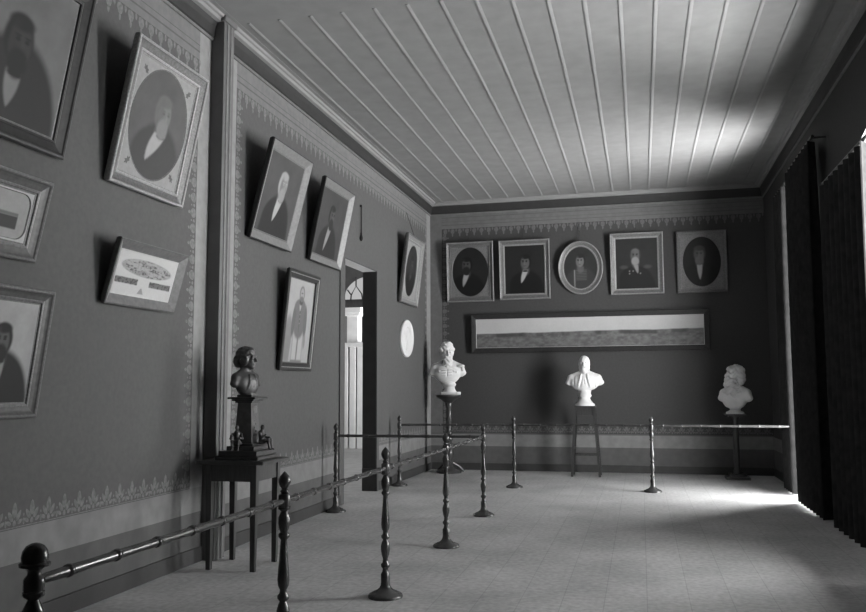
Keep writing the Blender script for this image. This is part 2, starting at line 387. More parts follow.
# ------------------------------------------------------------------ the next room seen through the doorway
YN = 17.0
mb = MB()
mb.box(-9.6, XO, 6.0, YN + .3, -.12, 0, mat('next_room_floor', .42, .8, .12, 6)); struct(mb.build('floor_next_room'), 'pale floor of the room beyond the doorway', 'floor')
mb = MB(); mb.box(-9.6, XO, 6.0, YN + .3, ZC, ZC + .1, CEIL); struct(mb.build('ceiling_next_room'), 'ceiling of the room beyond the doorway', 'ceiling')
mb = MB(); mb.box(-9.6, XO, 5.9, 6.0, 0, ZC, WHITEWASH); mb.box(-9.7, -9.6, 6.0, YN, 0, ZC, WHITEWASH)
struct(mb.build('wall_next_room'), 'pale side walls of the room beyond the doorway', 'wall')
NEXT = mb

# ================================================================== pictures
def smooth(e0, e1, x):
    t = np.clip((x - e0) / (e1 - e0), 0, 1); return t * t * (3 - 2 * t)
RNG = np.random.default_rng(3)
def vnoise(x, y, f, seed=0):
    r = np.random.default_rng(seed); g = r.random((64, 64)); X_, Y_ = x * f + 7.3, y * f + 3.1
    i, j = np.floor(X_).astype(int), np.floor(Y_).astype(int); u, v = X_ - i, Y_ - j; u, v = u * u * (3 - 2 * u), v * v * (3 - 2 * v)
    G = lambda a, b: g[a % 64, b % 64]
    return G(i, j) * (1 - u) * (1 - v) + G(i + 1, j) * u * (1 - v) + G(i, j + 1) * (1 - u) * v + G(i + 1, j + 1) * u * v
def fbm(x, y, f, seed=0): return .55 * vnoise(x, y, f, seed) + .3 * vnoise(x, y, 2 * f, seed + 1) + .15 * vnoise(x, y, 4 * f, seed + 2)
class Art:
    """Pigment on a canvas: x in -w/2..w/2, y in -h/2..h/2, in units of the canvas height."""
    def __init__(s, x, y, g): s.x, s.y = x, y; s.c = np.full_like(x, g)
    def mix(s, m, g): s.c = s.c * (1 - m) + g * m
    def ell(s, cx, cy, rx, ry, g, rot=0, soft=.2, a=1.0):
        dx, dy = s.x - cx, s.y - cy; c, q = math.cos(rot), math.sin(rot)
        d = np.hypot((dx * c + dy * q) / rx, (-dx * q + dy * c) / ry); s.mix(a * (1 - smooth(1 - soft, 1 + soft, d)), g)
    def wedge(s, cx, yt, cx2, yb, w_, g, soft=.015, a=1.0, belly=.25):   # pointed shirt front
        t = np.clip((yt - s.y) / (yt - yb), 0, 1); c = cx + (cx2 - cx) * t
        hw = w_ * (1 - t) ** .75 + w_ * belly * np.sin(PI * t); m = (1 - smooth(hw - soft, hw + soft, np.abs(s.x - c))) * smooth(yb - soft, yb + soft, s.y) * (1 - smooth(yt - soft, yt + soft, s.y))
        s.mix(a * m, g)
    def rect(s, x0, x1, y0, y1, g, soft=.01, a=1.0):
        m = smooth(x0 - soft, x0 + soft, s.x) * (1 - smooth(x1 - soft, x1 + soft, s.x)) * smooth(y0 - soft, y0 + soft, s.y) * (1 - smooth(y1 - soft, y1 + soft, s.y)); s.mix(a * m, g)
def gentleman(bg, coat, face, hair, shirt=.6, cx=0, hy=.14, k=1.0, turn=.02, beard=None, bald=False, chest_dx=-.02, medals=False, uniform=False, tip=-.25, sw=.055, bgvar=.15):
    def paint(A):
        A.c *= 1 + bgvar * 2 * (fbm(A.x, A.y, 6, 11) - .5)
        A.ell(cx + .02, -.55, .36 * k, .50 * k, coat, soft=.08)              # coat
        A.ell(cx - .02, -.30, .30 * k, .24 * k, coat, soft=.10)
        A.ell(cx, hy - .15 * k, .07 * k, .10 * k, face * .6, soft=.3)        # neck
        if shirt: A.wedge(cx + turn * .5, hy - .145 * k, cx + chest_dx, tip, sw * k, shirt)
        if shirt: A.ell(cx + turn, hy - .165 * k, .055 * k, .018 * k, coat * .6, soft=.3)   # tie
        A.ell(cx, hy + .02 * k, .108 * k, .142 * k, hair, soft=.15)          # hair
        A.ell(cx + turn, hy, .082 * k, .125 * k, face, soft=.18)             # face
        if bald: A.ell(cx + turn * .6, hy + .085 * k, .075 * k, .06 * k, face * 1.08, soft=.25)
        else: A.ell(cx + turn * .3, hy + .115 * k, .09 * k, .045 * k, hair, soft=.3)
        A.ell(cx + turn - .05 * k, hy - .01, .035 * k, .11 * k, face * .6, soft=.6, a=.6)      # side of face
        for sx in (-.032, .034): A.ell(cx + turn * 1.6 + sx * k, hy + .022 * k, .018 * k, .010 * k, hair * .8, soft=.5)
        for sx in (-.034, .036): A.ell(cx + turn * 1.6 + sx * k, hy + .043 * k, .024 * k, .007 * k, hair, soft=.5)
        A.ell(cx + turn * 2.2, hy - .02 * k, .011 * k, .035 * k, face * 1.25, soft=.6, a=.7)
        if beard is not None:
            A.ell(cx + turn, hy - .105 * k, .072 * k, .085 * k, beard, soft=.25); A.ell(cx + turn * 1.4, hy - .06 * k, .05 * k, .018 * k, beard, soft=.3)
        else: A.ell(cx + turn * 1.6, hy - .06 * k, .028 * k, .008 * k, face * .5, soft=.5)
        if medals:
            for q in range(5): A.ell(cx - .12 + .07 * (q % 4) * k, hy - .30 - .05 * (q // 3), .013, .015, .22, soft=.6)
            for sx in (-.23, .23): A.ell(cx + sx * k, hy - .22 * k, .07, .035, .07, soft=.6)
        if uniform:
            for q in range(7): A.rect(cx - .10 * k, cx + .13 * k, hy - .22 - .038 * q, hy - .205 - .038 * q, .16, .010, .7)
            A.rect(cx - .14 * k, cx - .115 * k, -.5, hy - .2, .32, .012, .8)
    return paint

def frame_matrix(wall, s, zb, off, tilt):
    c, q = math.cos(tilt), math.sin(tilt); M = Matrix.Identity(4)
    if wall == 'left': ax, ay, az, p = (0, 1, 0), (q, 0, c), (c, 0, -q), (XL + off, s, zb)
    elif wall == 'back': ax, ay, az, p = (1, 0, 0), (0, -q, c), (0, -c, -q), (s, YB - off, zb)
    else: ax, ay, az, p = (0, -1, 0), (-q, 0, c), (-c, 0, -q), (XR - off, s, zb)
    for i in range(3): M[i][0], M[i][1], M[i][2], M[i][3] = ax[i], ay[i], az[i], p[i]
    return M
def outline(kind, W, H, t, n=64):                 # ring of points, inset t from the outer edge; y from 0 at the bottom
    a, b = W / 2 - t, H / 2 - t
    if kind == 'rect': return [(-a, H / 2 - b), (a, H / 2 - b), (a, H / 2 + b), (-a, H / 2 + b)]
    if kind == 'round':
        r = min(.07, a * .4); out = []
        for cx, cy, q in ((a - r, -b + r, -PI / 2), (a - r, b - r, 0), (-a + r, b - r, PI / 2), (-a + r, -b + r, PI)):
            for k in range(7): ang = q + PI / 2 * k / 6; out.append((cx + r * math.cos(ang), H / 2 + cy + r * math.sin(ang)))
        return out
    return [(a * math.cos(2 * PI * k / n), H / 2 + b * math.sin(2 * PI * k / n)) for k in range(n)]
def ring(mb, kind, W, H, prof):                    # prof: (inset, depth, material of the face that starts here)
    R = [[(x, y, d) for x, y in outline(kind, W, H, t)] for t, d, _ in prof]
    for i in range(len(R) - 1):
        n = len(R[i])
        for k in range(n): mb.face([R[i][k], R[i][(k + 1) % n], R[i + 1][(k + 1) % n], R[i + 1][k]], prof[i][2], kind == 'oval')
def canvas(name, parent, kind, W, H, inset, z, g, paint, res=90):
    w_, h_ = W - 2 * inset, H - 2 * inset
    ny = res; nx = max(12, int(res * w_ / h_)); V, F = [], []
    if kind == 'rect':
        for j in range(ny + 1):
            for i in range(nx + 1): V.append((-w_ / 2 + w_ * i / nx, inset + h_ * j / ny, z))
        for j in range(ny):
            for i in range(nx): a = j * (nx + 1) + i; F.append((a, a + 1, a + nx + 2, a + nx + 1))
    else:
        nr, na = res // 2, 96; V.append((0, H / 2, z))
        for r in range(1, nr + 1):
            for k in range(na): t = 2 * PI * k / na; V.append((w_ / 2 * r / nr * math.cos(t), H / 2 + h_ / 2 * r / nr * math.sin(t), z))
        for k in range(na): F.append((0, 1 + k, 1 + (k + 1) % na))
        for r in range(nr - 1):
            for k in range(na): a, b = 1 + r * na + k, 1 + r * na + (k + 1) % na; F.append((a, a + na, b + na, b))
    me = bpy.data.meshes.new(name); me.from_pydata(V, [], F); me.materials.append(paint_mat())
    P = np.array(V); A = Art(P[:, 0] / h_, (P[:, 1] - H / 2) / h_, g); paint(A)
    c = np.clip(.7 * A.c * (1 + .10 * (fbm(A.x, A.y, 40, 5) - .5)), .006, .95)
    at = me.color_attributes.new('pigment', 'FLOAT_COLOR', 'POINT')
    at.data.foreach_set('color', np.stack([c, c, c, np.ones_like(c)], 1).ravel().astype(np.float32))
    o = bpy.data.objects.new(name, me); COL.objects.link(o); o.parent = parent
    return o
def wire(parent, H, M, ztop, wall):                # cord running from the top of the frame up the wall
    top = M @ Vector((0, H, .01)); inv = M.inverted()
    end = Vector((XL + .012, top.y, ztop)) if wall == 'left' else Vector((top.x, YB - .012, ztop))
    mb = MB(); mb.tube([inv @ top, inv @ end], [.004, .004], WIRE, 6); mb.build('hanging_wire', parent)
def picture(name, label, cat, wall, s, zb, W, H, tilt, prof, paint, bgc, kind='rect', group=None, mount=None, oval=None, wire_to=None, off=.004, ornaments=False, ckind=None, res=90):
    M = frame_matrix(wall, s, zb, off, tilt)
    root = thing(name, label, cat, group=group); root.matrix_world = M
    d = max(p[1] for p in prof)
    mb = MB(); ring(mb, kind, W, H, [(.012, 0, prof[0][2])] + prof); mb.build('frame', root)
    iw, idp = prof[-1][0], prof[-1][1]
    mb = MB(); pts = outline(kind, W, H, .012); mb.face([(x, y, .002) for x, y in pts], FRAME_BLACK); mb.build('backing_board', root)
    z = idp - .002
    if oval:                                       # mount with an oval (or rounded) opening
        ox, oy, okind = oval; mb = MB(); n = 64
        ow, oh = W - 2 * iw, H - 2 * iw
        inner = [(x, y + H / 2 - oy / 2) for x, y in outline(okind, ox, oy, 0, n)]
        N_ = len(inner); outer = []
        for x, y in inner:
            dx, dy = x, y - H / 2; k = min(ow / 2 / max(abs(dx), 1e-6), oh / 2 / max(abs(dy), 1e-6)); outer.append((dx * k, H / 2 + dy * k))
        cor = [(sx * ow / 2, H / 2 + sy * oh / 2) for sx, sy in ((1, 1), (-1, 1), (-1, -1), (1, -1))]
        for k in range(N_):
            a, b = outer[k], outer[(k + 1) % N_]; q = [inner[k], a]
            for c in cor:
                if abs(a[0] - b[0]) > 1e-6 and abs(a[1] - b[1]) > 1e-6 and abs(c[0] - (a[0] if abs(abs(a[0]) - ow / 2) < 1e-5 else b[0])) < 1e-4 and abs(c[1] - (b[1] if abs(abs(a[0]) - ow / 2) < 1e-5 else a[1])) < 1e-4: q.append(c)
            q += [b, inner[(k + 1) % N_]]
            mb.face([(x, y, z) for x, y in q], mount)
        for k in range(N_):
            a, b = inner[k], inner[(k + 1) % N_]; sc = .975
            a2, b2 = (a[0] * sc, H / 2 + (a[1] - H / 2) * sc), (b[0] * sc, H / 2 + (b[1] - H / 2) * sc)
            mb.face([(*a, z + .003), (*b, z + .003), (*b2, z - .003), (*a2, z - .003)], GILT_DARK)
            mb.face([(*a, z), (*b, z), (*b, z + .003), (*a, z + .003)], GILT_DARK)
        if ornaments:
            for sx in (-1, 1):
                for sy in (-1, 1):
                    cx, cy = sx * (ow / 2 - .085), H / 2 + sy * (oh / 2 - .085)
                    for q, (l, r_) in enumerate(((.04, 0), (.03, .7), (.03, -.7))):
                        rot = math.atan2(sy, sx) + r_; pts = petal(0, 0, l, .010, 0)
                        mb.face([(cx + x * math.cos(rot) - y * math.sin(rot), cy + x * math.sin(rot) + y * math.cos(rot), z + .001) for x, y in pts], FRAME_DARK)
        mb.build('mount', root)
        # canvas of the opening's size
        W2, H2 = ox * .985, oy * .985
        cv = canvas('canvas', root, 'oval' if okind == 'oval' else 'rect', W2, H2, 0, z - .003, bgc, paint, res); cv.location = (0, H / 2 - H2 / 2, 0)
    else:
        canvas('canvas', root, 'oval' if kind == 'oval' else 'rect', W, H, iw - .003, z, bgc, paint, res)
    if wire_to: wire(root, H, M, wire_to, wall)
    return root

def P_(w_, d, outer, mid, inner, slip=None):       # moulded frame: raised outer bead, sloping cove, inner bead
    p = [(0, d * .35, outer), (0, d * .8, outer), (.006, d * .97, outer), (.014, d, outer), (.022, d * .92, mid), (.028, d * .80, mid), (w_ * .45, d * .66, mid), (w_ * .70, d * .52, inner), (w_ * .76, d * .58, inner), (w_ * .86, d * .54, inner), (w_ * .9, d * .36, slip or inner), (w_, d * .33, slip or inner)]
    return p
def BEV(w_, d, outer, slope, slip):                # broad bevel falling towards the picture
    return [(0, d * .5, outer), (0, d * .95, outer), (.004, d, outer), (.012, d, slope), (w_ * .85, d * .34, slip), (w_, d * .30, slip)]

# ---- left wall, part near the camera
picture('portrait_painting', 'large dark-framed portrait of a bearded man cut by the top left corner of the view', 'picture', 'left', 3.88, 2.83, .94, 1.06, .19,
        P_(.11, .06, FRAME_DARK, FRAME_BLACK, FRAME_BLACK, GILT_DARK), gentleman(.17, .02, .035, .012, .22, cx=-.04, hy=.02, k=1.25, turn=.02, beard=.012, tip=-.42, chest_dx=.0), .17)
picture('portrait_painting', 'gilt-framed oval portrait of a white-bearded man leaning from the near wall beside the pilaster', 'picture', 'left', 5.27, 2.815, .935, 1.04, .205,
        P_(.105, .06, GILT_PALE, GILT_DARK, GILT_PALE, GILT), gentleman(.11, .06, .20, .15, .42, cx=.03, hy=.10, k=1.15, turn=.03, beard=.24, tip=-.34, chest_dx=-.13, sw=.075), .11,
        mount=MATBOARD, oval=(.70, .82, 'oval'), ornaments=True, res=130)
def print_art(A):
    A.rect(-3, .66, -.30, -.02, .05, .02); A.rect(-3, .66, -.02, .05, .16, .02); A.c *= 1 + .2 * (fbm(A.x, A.y, 9, 2) - .5)
picture('framed_print', 'carved-frame landscape print with rounded white mount cut by the left edge of the view', 'picture', 'left', 3.79, 2.15, .72, .49, .23,
        P_(.10, .05, GILT_DARK, FRAME_DARK, GILT_DARK, GILT_DARK), print_art, .36, mount=PAPER, oval=(.50, .27, 'round'))
picture('portrait_painting', 'grey-framed portrait of a dark-coated man on pale ground, lowest at the left edge', 'picture', 'left', 3.86, 1.235, .70, .75, .14,
        P_(.09, .05, GILT_DARK, FRAME_DARK, GILT_DARK, GILT_DARK), gentleman(.40, .025, .10, .015, .3, cx=.04, hy=.10, k=1.15, turn=-.01, beard=.02, tip=-.40), .42)
def towns(A):
    A.c *= 1 + .06 * (fbm(A.x, A.y, 12, 4) - .5)
    n = fbm(A.x, A.y * 1.6, 16, 9)
    q = np.hypot((A.x + .0) / 1.06, (A.y - .17 + .03 * A.x) / .21)
    A.mix((1 - smooth(.9, 1.04, q)), .30); A.mix((1 - smooth(.9, 1.0, q)) * smooth(.48, .62, n), .12)
    A.mix((1 - smooth(.9, 1.0, q)) * smooth(.58, .48, fbm(A.x * .6, A.y * 2, 11, 21)) * .6, .5)
    for x0, x1 in ((-1.2, -.25), (.2, 1.15)):
        m = smooth(x0, x0 + .04, A.x) * (1 - smooth(x1 - .04, x1, A.x)) * (1 - smooth(.055, .085, np.abs(A.y + .18)))
        A.mix(m, .17); A.mix(m * smooth(.5, .6, n), .08)
    m = (1 - smooth(0, .03, np.abs(A.x + .06) - .12 * np.clip((-.30 - A.y) / .16, 0, 1))) * smooth(-.46, -.44, A.y) * (1 - smooth(-.32, -.30, A.y)); A.mix(m * .7, .2)
picture('framed_print', 'small wide frame with a print of three town views on the near wall', 'picture', 'left', 5.235, 1.98, .86, .46, .27,
        BEV(.085, .05, FRAME_DARK, mat('bevelled_grey_wood', .13, .4, .2, 30, spec=.5), SLIP), towns, .62)
# ---- left wall, beyond the pilaster
picture('portrait_painting', 'portrait of a white-haired man with white cravat, high on the wall past the pilaster', 'picture', 'left', 7.37, 2.795, .94, .96, .25,
        BEV(.10, .055, FRAME_BLACK, mat('bevelled_silver_wood', .18, .4, .15, 30, spec=.5), GILT_DARK), gentleman(.075, .02, .28, .42, .50, cx=-.0, hy=.14, k=1.15, turn=.03, beard=.34, tip=-.33, chest_dx=-.07, sw=.06), .085, res=110)
picture('portrait_painting', 'portrait of a dark-haired man leaning out from the wall near the doorway top', 'picture', 'left', 8.81, 2.795, .96, .94, .20,
        BEV(.10, .055, FRAME_BLACK, MATS['bevelled_silver_wood'], GILT_DARK), gentleman(.075, .03, .11, .02, .36, cx=-.03, hy=.12, k=1.1, turn=.03, beard=.03, tip=-.42, chest_dx=-.10), .075, res=100)
def standing(A):
    A.c *= 1 + .12 * (fbm(A.x, A.y, 10, 6) - .5)
    A.ell(-.28, -.22, .10, .28, .30, soft=.2); A.rect(-.38, -.2, -.5, -.18, .28, .02, .8)           # draped table
    A.rect(-.15, .17, -.49, -.10, .30, .03, .7)
    A.rect(-.125, -.01, -.47, -.10, .56, .015); A.rect(.035, .15, -.47, -.10, .56, .015)                # trousers
    A.ell(.012, -.32, .014, .18, .2, soft=.5); A.rect(-.15, .18, -.5, -.475, .22, .012)
    A.ell(.01, .03, .185, .245, .20, soft=.14); A.ell(-.16, .0, .05, .2, .17, rot=-.10, soft=.2); A.ell(.185, .0, .05, .2, .17, rot=.06, soft=.2)   # frock coat
    A.ell(.0, .18, .16, .09, .20, soft=.16); A.ell(.21, -.24, .035, .09, .30, soft=.4); A.ell(.01, .06, .012, .18, .12, soft=.5)
    A.wedge(.0, .235, .0, .12, .03, .5, .010); A.ell(.01, .235, .05, .04, .1, soft=.3)
    A.ell(.02, .335, .075, .095, .14, soft=.2); A.ell(.022, .33, .058, .082, .42, soft=.2); A.ell(.02, .275, .05, .03, .2, soft=.4); A.ell(.02, .345, .03, .008, .15, soft=.5)
    for q in range(4): A.ell(.012, .14 - .055 * q, .008, .008, .4, soft=.4)
picture('framed_print', 'narrow black-framed print of a standing man in pale trousers left of the doorway', 'picture', 'left', 8.02, 1.575, .82, 1.03, .10,
        [(0, .025, FRAME_BLACK), (0, .04, FRAME_BLACK), (.006, .045, FRAME_BLACK), (.03, .045, GILT), (.04, .04, FRAME_BLACK), (.075, .03, FRAME_BLACK), (.08, .018, GILT_DARK), (.09, .017, GILT_DARK)], standing, .50, res=130)
picture('portrait_painting', 'pale gilt oval-opening portrait on the left wall close to the back corner', 'picture', 'left', 12.34, 2.675, .98, 1.06, .125,
        P_(.10, .06, GILT_DARK, GILT, GILT_PALE, GILT), gentleman(.04, .02, .09, .02, .10, hy=.12, k=1.1, beard=.05, tip=-.2), .04, mount=GILT_PALE, oval=(.60, .80, 'oval'), wire_to=4.13)
# ---- back wall
picture('portrait_painting', 'gilt portrait with oval opening, leftmost of the row on the back wall', 'picture', 'back', -2.80, 2.85, .82, 1.03, .07,
        P_(.085, .06, GILT, GILT_DARK, GILT_DARK, GILT_DARK), gentleman(.018, .010, .085, .010, .42, cx=-.06, hy=.13, k=1.05, turn=-.015, beard=.02, tip=-.30, chest_dx=-.09, sw=.05), .02, mount=mat('spandrel_gilding', .15, .5, .25, 50, .2), oval=(.64, .86, 'oval'), wire_to=4.13)
picture('portrait_painting', 'gilt rectangular portrait of a man with white shirt front beside the leftmost oval-opening one', 'picture', 'back', -1.86, 2.865, .86, 1.01, .07,
        P_(.10, .06, GILT, GILT_DARK, GILT, GILT), gentleman(.022, .010, .14, .012, .50, cx=.03, hy=.14, k=1.05, turn=-.015, tip=-.28, chest_dx=-.10, sw=.05), .022, wire_to=4.13)
picture('portrait_painting', 'oval portrait of a young officer in braided uniform, centre of the back wall row', 'picture', 'back', -.925, 2.92, .74, .89, .07,
        P_(.10, .055, GILT, GILT_DARK, GILT, GILT_DARK), gentleman(.04, .05, .20, .025, None, cx=.0, hy=.15, k=1.12, turn=-.01, uniform=True), .035, kind='oval', wire_to=4.13)
picture('portrait_painting', 'gilt rectangular portrait of a white-bearded man with medals on the back wall', 'picture', 'back', -.015, 2.895, .85, 1.01, .07,
        P_(.095, .06, GILT, GILT_DARK, GILT, GILT), gentleman(.025, .014, .13, .04, .30, cx=-.02, hy=.15, k=1.0, turn=-.005, beard=.30, bald=True, medals=True, tip=-.2, chest_dx=.04, sw=.04), .025, wire_to=4.13)
picture('portrait_painting', 'dull gilt portrait with oval opening, rightmost of the row on the back wall', 'picture', 'back', 1.005, 2.89, .78, 1.0, .05,
        P_(.075, .05, GILT_DARK, GILT_DARK, GILT_DARK, GILT_DARK), gentleman(.016, .012, .14, .06, .42, cx=-.04, hy=.14, k=1.1, turn=-.005, beard=.15, tip=-.36, chest_dx=.0, sw=.045), .016, mount=MATS['spandrel_gilding'], oval=(.60, .82, 'oval'), wire_to=4.13)
def pano(A):
    x, y = A.x, A.y
    hz = .02 + .035 * (x / 3.6) + .05 * (fbm(x, x * 0, 1.2, 3) - .5)
    A.c *= 1 + .10 * (fbm(x, y, 3, 8) - .5) - .1 * np.clip((.5 - y), 0, .5)
    land = 1 - smooth(hz - .02, hz + .02, y); n = fbm(x, y * 2.2, 4, 14); n2 = fbm(x, y * 1.6, 9, 15)
    A.mix(land, .12 + .10 * n); A.mix(land * smooth(.55, .75, n2) * .45, .26); A.mix(land * smooth(.5, .3, n2) * .35, .07)
    A.mix((1 - smooth(.03, .09, np.abs(y - hz + .07))) * smooth(.35, .6, fbm(x, x * 0, 2.2, 33)) * .7, .05)
picture('panorama_picture', 'very long dark-framed panorama of a town under the portrait row', 'picture', 'back', -.85, 1.965, 3.88, .66, .03,
        [(0, .03, FRAME_BLACK), (0, .06, FRAME_BLACK), (.01, .065, FRAME_BLACK), (.06, .05, FRAME_BLACK), (.085, .04, SLIP), (.089, .034, SLIP), (.091, .033, SLIP)], pano, .62, res=60)
# plaster medallion on the left wall
M = frame_matrix('left', 12.335, 1.855, .0, .02)
root = thing('plaster_medallion', 'round white plaster medallion below the oval portrait near the back corner', 'medallion'); root.matrix_world = M
mb = MB(); W, H = .70, .58
ring(mb, 'oval', W, H, [(.0, 0, MARBLE), (0, .02, MARBLE), (.012, .03, MARBLE), (.03, .026, MARBLE), (.045, .016, MARBLE)])
mb.face([(x, y, .016) for x, y in outline('oval', W, H, .045)], MARBLE); mb.build('disc', root)
mb = MB()
prof = [(-.05, .10), (.07, .10), (.06, .17), (.10, .19), (.115, .23), (.105, .245), (.12, .26), (.11, .275), (.135, .31), (.11, .34), (.115, .39), (.08, .45), (.0, .475), (-.08, .44), (-.11, .36), (-.09, .27), (-.05, .22), (-.06, .16)]
n = len(prof); mb.poly([(x, y, .012) for x, y in prof] + [(x * .82, .285 + (y - .285) * .86, .04) for x, y in prof], [(k, (k + 1) % n, n + (k + 1) % n, n + k) for k in range(n)] + [tuple(range(n, 2 * n))], MARBLE, True); mb.build('relief_head', root)

# bell pull above the doorway
root = thing('bell_pull', 'thin dark bell pull hanging on the wall above the doorway', 'bell pull', (XL + .02, 10.15, 3.30))
mb = MB(); mb.tube([(0, 0, .10), (0, 0, .47)], [.010, .008], IRON, 8); mb.tube([(-.02, 0, .47), (.01, 0, .47)], [.018, .014], IRON, 8); mb.build('cord', root)
mb = MB(); mb.lathe([(.002, 0), (.018, .012), (.026, .035), (.022, .06), (.012, .085), (.016, .10), (.006, .115)], IRON, n=14); mb.build('tassel', root)

# ================================================================== barrier: turned posts and rails
POST = [(.116, 0), (.118, .010), (.112, .020), (.085, .034), (.055, .048), (.040, .062), (.034, .075), (.032, .085), (.030, .10), (.031, .15), (.022, .165), (.018, .185), (.029, .20), (.030, .215), (.020, .225), (.017, .25), (.025, .275), (.031, .31), (.031, .335), (.024, .36), (.017, .375), (.028, .39), (.028, .402), (.018, .415), (.017, .43),
        (.026, .45), (.029, .475), (.027, .51), (.022, .57), (.017, .64), (.016, .665), (.027, .68), (.027, .692), (.018, .702), (.024, .72), (.030, .745), (.029, .77), (.020, .79), (.016, .80), (.030, .812), (.030, .822), (.018, .83)]
def post(x, y, label, big=False):
    root = thing('barrier_post', label, 'barrier post', (x, y, 0), random.random() * 6, 'turned barrier posts')
    k = next(i for i, p in enumerate(POST) if p[1] >= .075)
    mb = MB(); mb.lathe(POST[:k + 1], WOOD_TURNED); mb.build('base', root)
    mb = MB(); mb.lathe(POST[k:], WOOD_TURNED); mb.build('shaft', root)
    mb = MB(); h = .862 if big else .882; mb.lathe([(.026, .822), (.029, .828), (.029, h - .006), (.026, h), (.014, h + .006)], WOOD_TURNED); mb.build('rail_socket', root)
    mb = MB()
    if big: mb.lathe([(.026, .862), (.019, .870), (.018, .880), (.024, .888), (.042, .894), (.043, .902), (.036, .906), (.0375, .920), (.034, .936), (.025, .950), (.012, .957), (.003, .959)], WOOD_TURNED)
    else: mb.lathe([(.012, .886), (.021, .893), (.021, .898), (.013, .907), (.022, .918), (.030, .938), (.0295, .953), (.022, .970), (.012, .980), (.009, .985), (.002, .992)], WOOD_TURNED)
    mb.build('finial', root); return root
PX = -1.70
ROW = [(PX, 2.08), (PX, 3.80), (PX, 5.45), (PX, 7.24), (PX, 9.03)]
LBL = ['barrier post with a large ball finial, closest to the camera at the left edge', 'turned barrier post in front of the small table', 'turned barrier post whose whole foot shows, nearest of those on the floor',
       'turned barrier post directly in front of the column stand of the corner bust', 'turned barrier post at the corner where the two rails meet']
for i, (x, y) in enumerate(ROW): post(x, y, LBL[i], i == 0)
post(-3.38, 8.95, 'turned barrier post standing against the left wall just before the doorway')
post(-3.37, 11.47, 'turned barrier post standing against the left wall just past the doorway')
post(-1.745, 11.60, 'turned barrier post left of the stool, on the back rail')
post(.115, 11.50, 'turned barrier post right of the stool, on the back rail')
def rail(a, b, label, bead=.225):
    a, b = Vector(a), Vector(b); L = (b - a).length; d = (b - a) / L
    root = thing('barrier_rail', label, 'barrier rail', a[:], 0, 'turned barrier rails')
    pts, r = [Vector((0, 0, 0))], [.014]; n = max(2, round(L / bead)); st = L / n
    for k in range(n):
        for f, rr in ((.06, .0155), (.45, .0165), (.46, .0195), (.50, .0205), (.54, .0195), (.55, .0165), (.94, .0155)):
            pts.append(d * (st * (k + f))); r.append(rr)
    pts.append(d * L); r.append(.014)
    mb = MB(); mb.tube([p[:] for p in pts], r, WOOD_TURNED, 14); o = mb.build('rod', root)
    return root
G, RZ = .0295, .850
for i in range(4):
    rail((PX, ROW[i][1] + G, RZ), (PX, ROW[i + 1][1] - G, RZ), ['long barrier rail sloping across the lower left corner', 'barrier rail passing in front of the doorway side from table post to floor post', 'barrier rail between the two middle posts of the long run', 'barrier rail meeting the cross rail at its far end'][i])
rail((-3.38 + G, 8.95, RZ), (PX - G, 9.03, RZ), 'barrier rail running out from the wall before the doorway')
rail((-3.37 + G, 11.47, RZ + .01), (-1.745 - G, 11.6, RZ + .015), 'back barrier rail from the left wall past the corner bust')
rail((-1.745 + G, 11.6, RZ + .015), (.115 - G, 11.5, RZ + .02), 'back barrier rail passing in front of the stool')
rail((.115 + G, 11.5, RZ + .02), (1.825, 11.5, RZ + .02), 'back barrier rail ending in the dark at the right')

# ================================================================== small table
T = thing('side_table', 'dark square side table with tapering legs against the left wall', 'table', (-3.10, 6.15, 0))
mb = MB(); mb.box(-.29, .28, -.25, .25, .805, .832, WOOD_BLACK, .006); mb.build('table_top', T)
mb = MB()
for x0, x1, y0, y1 in ((-.19, .19, -.222, -.204), (-.19, .19, .18, .198), (-.205, -.187, -.2, .19), (.187, .205, -.2, .19)): mb.box(x0, x1, y0, y1, .675, .805, WOOD_BLACK, .003)
mb.build('apron', T)
for x in (-.19, .19):
    for y in (-.205, .185):
        mb = MB(); mb.taper((x * .98, y * .98, 0), (x, y, .805), .036, .052, WOOD_BLACK); mb.build('leg', T)

